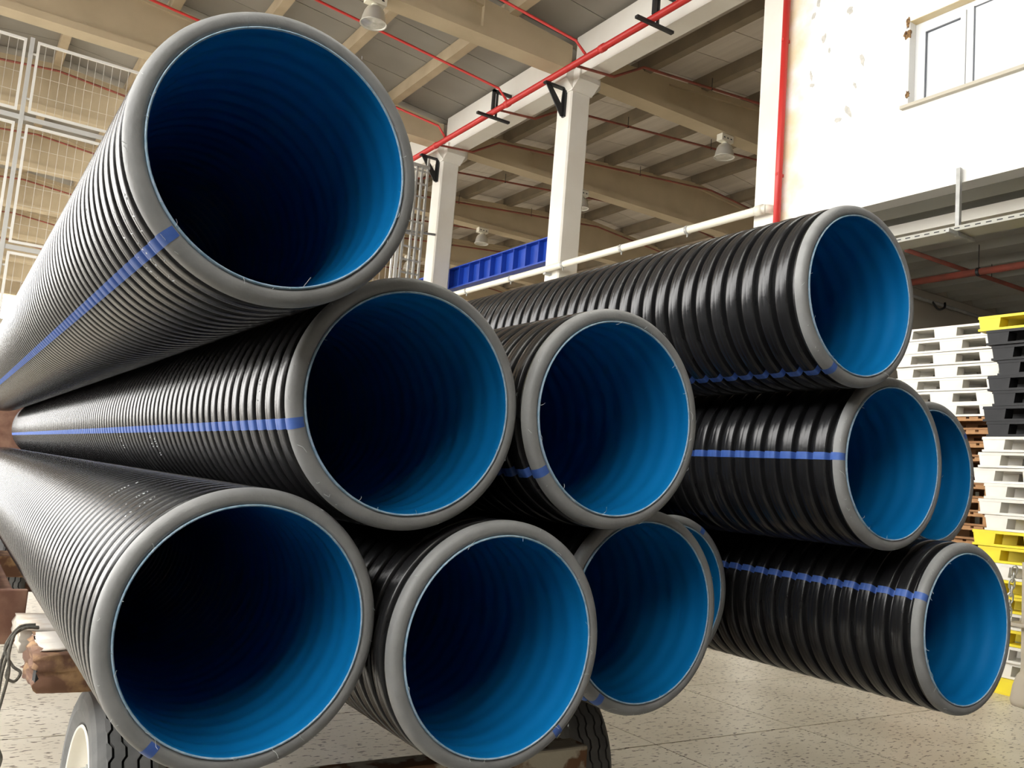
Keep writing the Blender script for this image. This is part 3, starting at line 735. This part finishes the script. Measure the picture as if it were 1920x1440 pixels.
for k, y in enumerate((10.1, 14.95, 19.95, 24.95)):
    b = thing('pipe_hanger', 'black inverted-T pipe hanger at the %s eaves beam from the mezzanine' % ORD[k+1], 'hanger', (8.62, y, 8.92), group='black pipe hangers')
    MB().box(-.36, .412, -.035, .035, .0, .045).obj('cross_arm', 'black', b); MB().box(-.03, .03, -.03, .03, .19, .62).obj('stem', 'black', b)
    MB().box(-.03, .412, -.03, .03, .56, .62).obj('stem_bracket', 'black', b)
    MB().box(.065, .10, -.02, .02, .045, .56).obj('stem_strap', 'black', b)

# high-bay lamps
def lamp_parts():
    gear = MB().box(-.17, .17, -.08, .08, -.16, -.01).mesh('gear_box', 'gear')
    slot = MB()
    for xx in (-.10, 0, .10): slot.box(xx-.022, xx+.022, -.083, -.079, -.10, -.075)
    slot = slot.mesh('vent_slot', 'black')
    neck = MB().lathe([(.06, -.16), (.075, -.20), (.08, -.24)], 20).mesh('neck', 'gear', True)
    ref = MB().lathe([(.08, -.20), (.13, -.23), (.165, -.29), (.19, -.38), (.205, -.47), (.222, -.49), (.222, -.50), (.200, -.485), (.185, -.39), (.155, -.295), (.12, -.245), (.07, -.215)], 32).mesh('reflector', 'alu', True)
    lens = MB().lathe([(.0, -.465), (.10, -.47), (.196, -.48)], 32).mesh('lens', 'lens', True)
    return gear, slot, neck, ref, lens
LPM = lamp_parts()
for k, y in enumerate(YC):
    if k < 2 or k > 8: continue
    for x, nm_ in ((5.05, 'open daylight side'), (13.2, 'mezzanine side')):
        b = thing('high_bay_lamp', 'bell-shaped lamp under the %s roof beam from the mezzanine, %s' % (ORD[k], nm_), 'lamp', (x, y-.08, 9.28), group='high-bay lamps')
        for nme, me in zip(('gear_box', 'vent_slot', 'neck', 'reflector', 'lens'), LPM): link(nme, me, b)

# cream pipe along the columns, red riser
cp = thing('drain_pipe', 'cream plastic pipe spanning the columns at mid height', 'pipe', (8.88, 7.8, 5.48))
MB().tube(spline([(.112, .02, .0), (.05, .03, .0), (.01, .07, 0), (0, .16, 0), (0, 1.0, 0), (0, 6, .0), (0, 16, 0)], 6), .058, 14).obj('pipe_run', 'pvc', cp, True)
for y in (1.5, 3.0, 4.6, 6.3, 8.0, 9.8): MB().tube([(0, y, 0), (0, y+.05, 0)], .068, 14).tube([(0, y+.025, -.06), (0, y+.025, -.11)], .012, 6).obj('clamp', 'steel', cp)
for y in (5.17, 10.17): MB().box(-.02, .118, y-.04, y+.04, -.10, -.06).obj('support_arm', 'steel', cp)
MB().tube([(0, 0.1, 0), (0, 0.22, 0)], .07, 14).obj('elbow_collar', 'pvc', cp, True)
rs = thing('fire_riser', 'bright red vertical riser pipe on the mezzanine pillar', 'pipe', (8.925, 7.70, 4.0))
MB().tube([(0, 0, 0), (0, 0, 4.84)], .048, 14).obj('pipe_run', 'red', rs, True)
for z in (1.9, 3.8): MB().box(-.05, .075, -.02, .02, z, z+.04).obj('wall_clip', 'red', rs)

# blue crane runway beam behind the columns
gr = thing('runway_girder', 'blue steel crane runway girder with welded stiffeners behind the columns', 'girder', (9.70, 13.35, 0))
Z0, Z1, YL = 5.96, 6.42, 9.5
MB().box(-.008, .008, 0, YL, Z0, Z1).obj('web', 'blue', gr)
MB().box(-.14, .14, 0, YL, Z1, Z1+.025).obj('top_flange', 'blue', gr)
MB().box(-.16, .16, 0, YL, Z0-.03, Z0).obj('bottom_flange', 'blue', gr)
sm_ = MB().box(-.13, .13, -.007, .007, Z0, Z1).mesh('stiffener', 'blue')
for i in range(int(YL/.46)+1): link('stiffener', sm_, gr, loc=(0, .02+.46*i, 0))
MB().box(-.06, .06, 0, YL, Z1+.025, Z1+.04).obj('rail_pad', 'blue', gr)
MB().box(-.05, .05, -.02, .12, Z1+.025, Z1+.46).box(-.09, .09, -.04, .14, Z1+.40, Z1+.44).obj('end_stop', 'blue', gr)
MB().box(-.10, .10, .0, .02, 0, Z0-.03).box(-.10, .10, .16, .18, 0, Z0-.03).box(-.006, .006, .02, .16, 0, Z0-.03).obj('support_post', 'blue', gr)
MB().box(-.10, .10, YL-.2, YL-.18, 0, Z0-.03).box(-.10, .10, YL-.04, YL-.02, 0, Z0-.03).box(-.006, .006, YL-.18, YL-.04, 0, Z0-.03).obj('support_post', 'blue', gr)

# mesh fence between the bays
fe = thing('mesh_fence', 'tall white framed wire mesh partition reaching up to the roof beams', 'fence', (.5, 17.6, 0))
FX = [-4.4, -1.95, 0.0, 2.55, 5.1, 7.50]
for x in FX: MB().box(x-.035, x+.035, -.03, .03, 0, 8.80).obj('post', 'fencepost', fe)
zrows = [(.1, 2.55), (2.62, 4.88), (5.04, 7.20), (7.42, 8.76)]
for z in (2.585, 4.96, 7.31): MB().box(FX[0], FX[-1], -.02, .02, z-.04, z+.04).obj('rail', 'fencepost', fe)
for a, b in zip(FX[:-1], FX[1:]):
    for (z0, z1) in zrows:
        x0, x1 = a+.085, b-.085; q = .022; mb = MB()
        mb.box(x0, x0+2*q, -q, q, z0, z1); mb.box(x1-2*q, x1, -q, q, z0, z1); mb.box(x0+2*q, x1-2*q, -q, q, z0, z0+2*q); mb.box(x0+2*q, x1-2*q, -q, q, z1-2*q, z1)
        pf = mb.obj('panel_frame', 'fence', fe)
        wm = MB(); n = int((x1-x0)/.135)
        for i in range(1, n): xx = x0+(x1-x0)*i/n; wm.box(xx-.003, xx+.003, -.003, .003, z0, z1)
        for i in range(1, int((z1-z0)/.35)): zz = z0+.35*i; wm.box(x0, x1, -.002, .002, zz-.002, zz+.002)
        w = wm.obj('wire_mesh', 'mesh', pf); w['kind'] = 'stuff'
        for zz in (z0+.25, z1-.25): MB().box(a+.02, x0+.01, -.012, .012, zz-.015, zz+.015).obj('hinge_lug', 'fence', fe)
# cable ladder riser beside the column
cl = thing('cable_ladder', 'grey steel cable ladder rising beside the column at the mesh fence', 'cable ladder', (8.32, 17.55, 0))
for x in (-.23, -.04, .09, .23): MB().box(x-.022, x+.022, -.03, .03, 0, 8.55 if x < .2 else 8.75).obj('side_rail', 'steel', cl)
for i in range(28): MB().box(-.23, .23, -.015, .015, .3+.3*i, .34+.3*i).obj('rung', 'steel', cl)
MB().tube([(-.25, -.05, 6.95), (.66, .20, 7.10)], .03, 8).obj('stay_arm', 'steel', cl)
MB().box(-.26, .26, -.05, .05, 8.50, 8.56).obj('top_bar', 'steel', cl)

# under the mezzanine: cable tray on a strut, rusty pipes
ct = thing('cable_tray', 'perforated grey cable tray hung along the mezzanine wall', 'cable tray', (8.95, 5.2, 4.64))
MB().box(-.05, .25, -6.5, 2.4, 0, .004).obj('tray_base', 'tray', ct)
MB().box(-.052, -.048, -6.5, 2.4, 0, .055).box(.248, .252, -6.5, 2.4, 0, .055).obj('tray_side', 'tray', ct)
slot = MB().box(-.0545, -.05, -.03, .03, .022, .034).mesh('perforation', 'black')
for i in range(44): link('perforation', slot, ct, loc=(0, 2.3-.115*i, 0))
for y in (-3.2, .02):
    MB().box(-.02, .025, y-.022, y+.022, -.05, .72).obj('strut', 'steel', ct)
    MB().box(-.20, .30, y-.02, y+.02, -.045, -.004).obj('support_bar', 'steel', ct)
p1 = thing('rusty_pipe', 'rusty red pipe running lengthwise under the mezzanine soffit', 'pipe', (11.5, 5, 4.9))
MB().tube([(0, -7, 0), (0, 3.18, 0)], .05, 12).obj('pipe_run', 'rustred', p1, True)
for y in (1.4, -.6): MB().tube([(0, y, .05), (0, y, .40)], .006, 6).tube([(0, y-.02, 0), (0, y+.02, 0)], .06, 12).obj('hanger', 'black', p1)
p2 = thing('rusty_pipe', 'thin brown pipe crossing over the lengthwise rusty pipe under the mezzanine', 'pipe', (10.3, 6.7, 5.0))
MB().tube([(0, 0, 0), (9, -.2, .0)], .03, 10).obj('pipe_run', 'rustred', p2, True)
MB().tube([(0, 0, 0), (0, 0, .22)], .02, 8).obj('riser_stub', 'rustred', p2, True)
for xx in (2, 5): MB().tube([(xx, -.045, 0), (xx, -.045, .36)], .006, 6).obj('hanger', 'black', p2)
p3 = thing('conduit', 'dark conduit along the top of the beige wall behind the pallets', 'conduit', (12.0, 8.12, 5.02))
MB().tube([(-2, 0, 0), (9, 0, 0)], .03, 8).obj('pipe_run', 'steel', p3, True)
MB().tube(spline([(1.2, -.02, 0), (1.35, -.04, -.10), (1.5, -.05, -.05), (1.55, -.03, .04)]), .018, 8).obj('hook', 'black', p3)
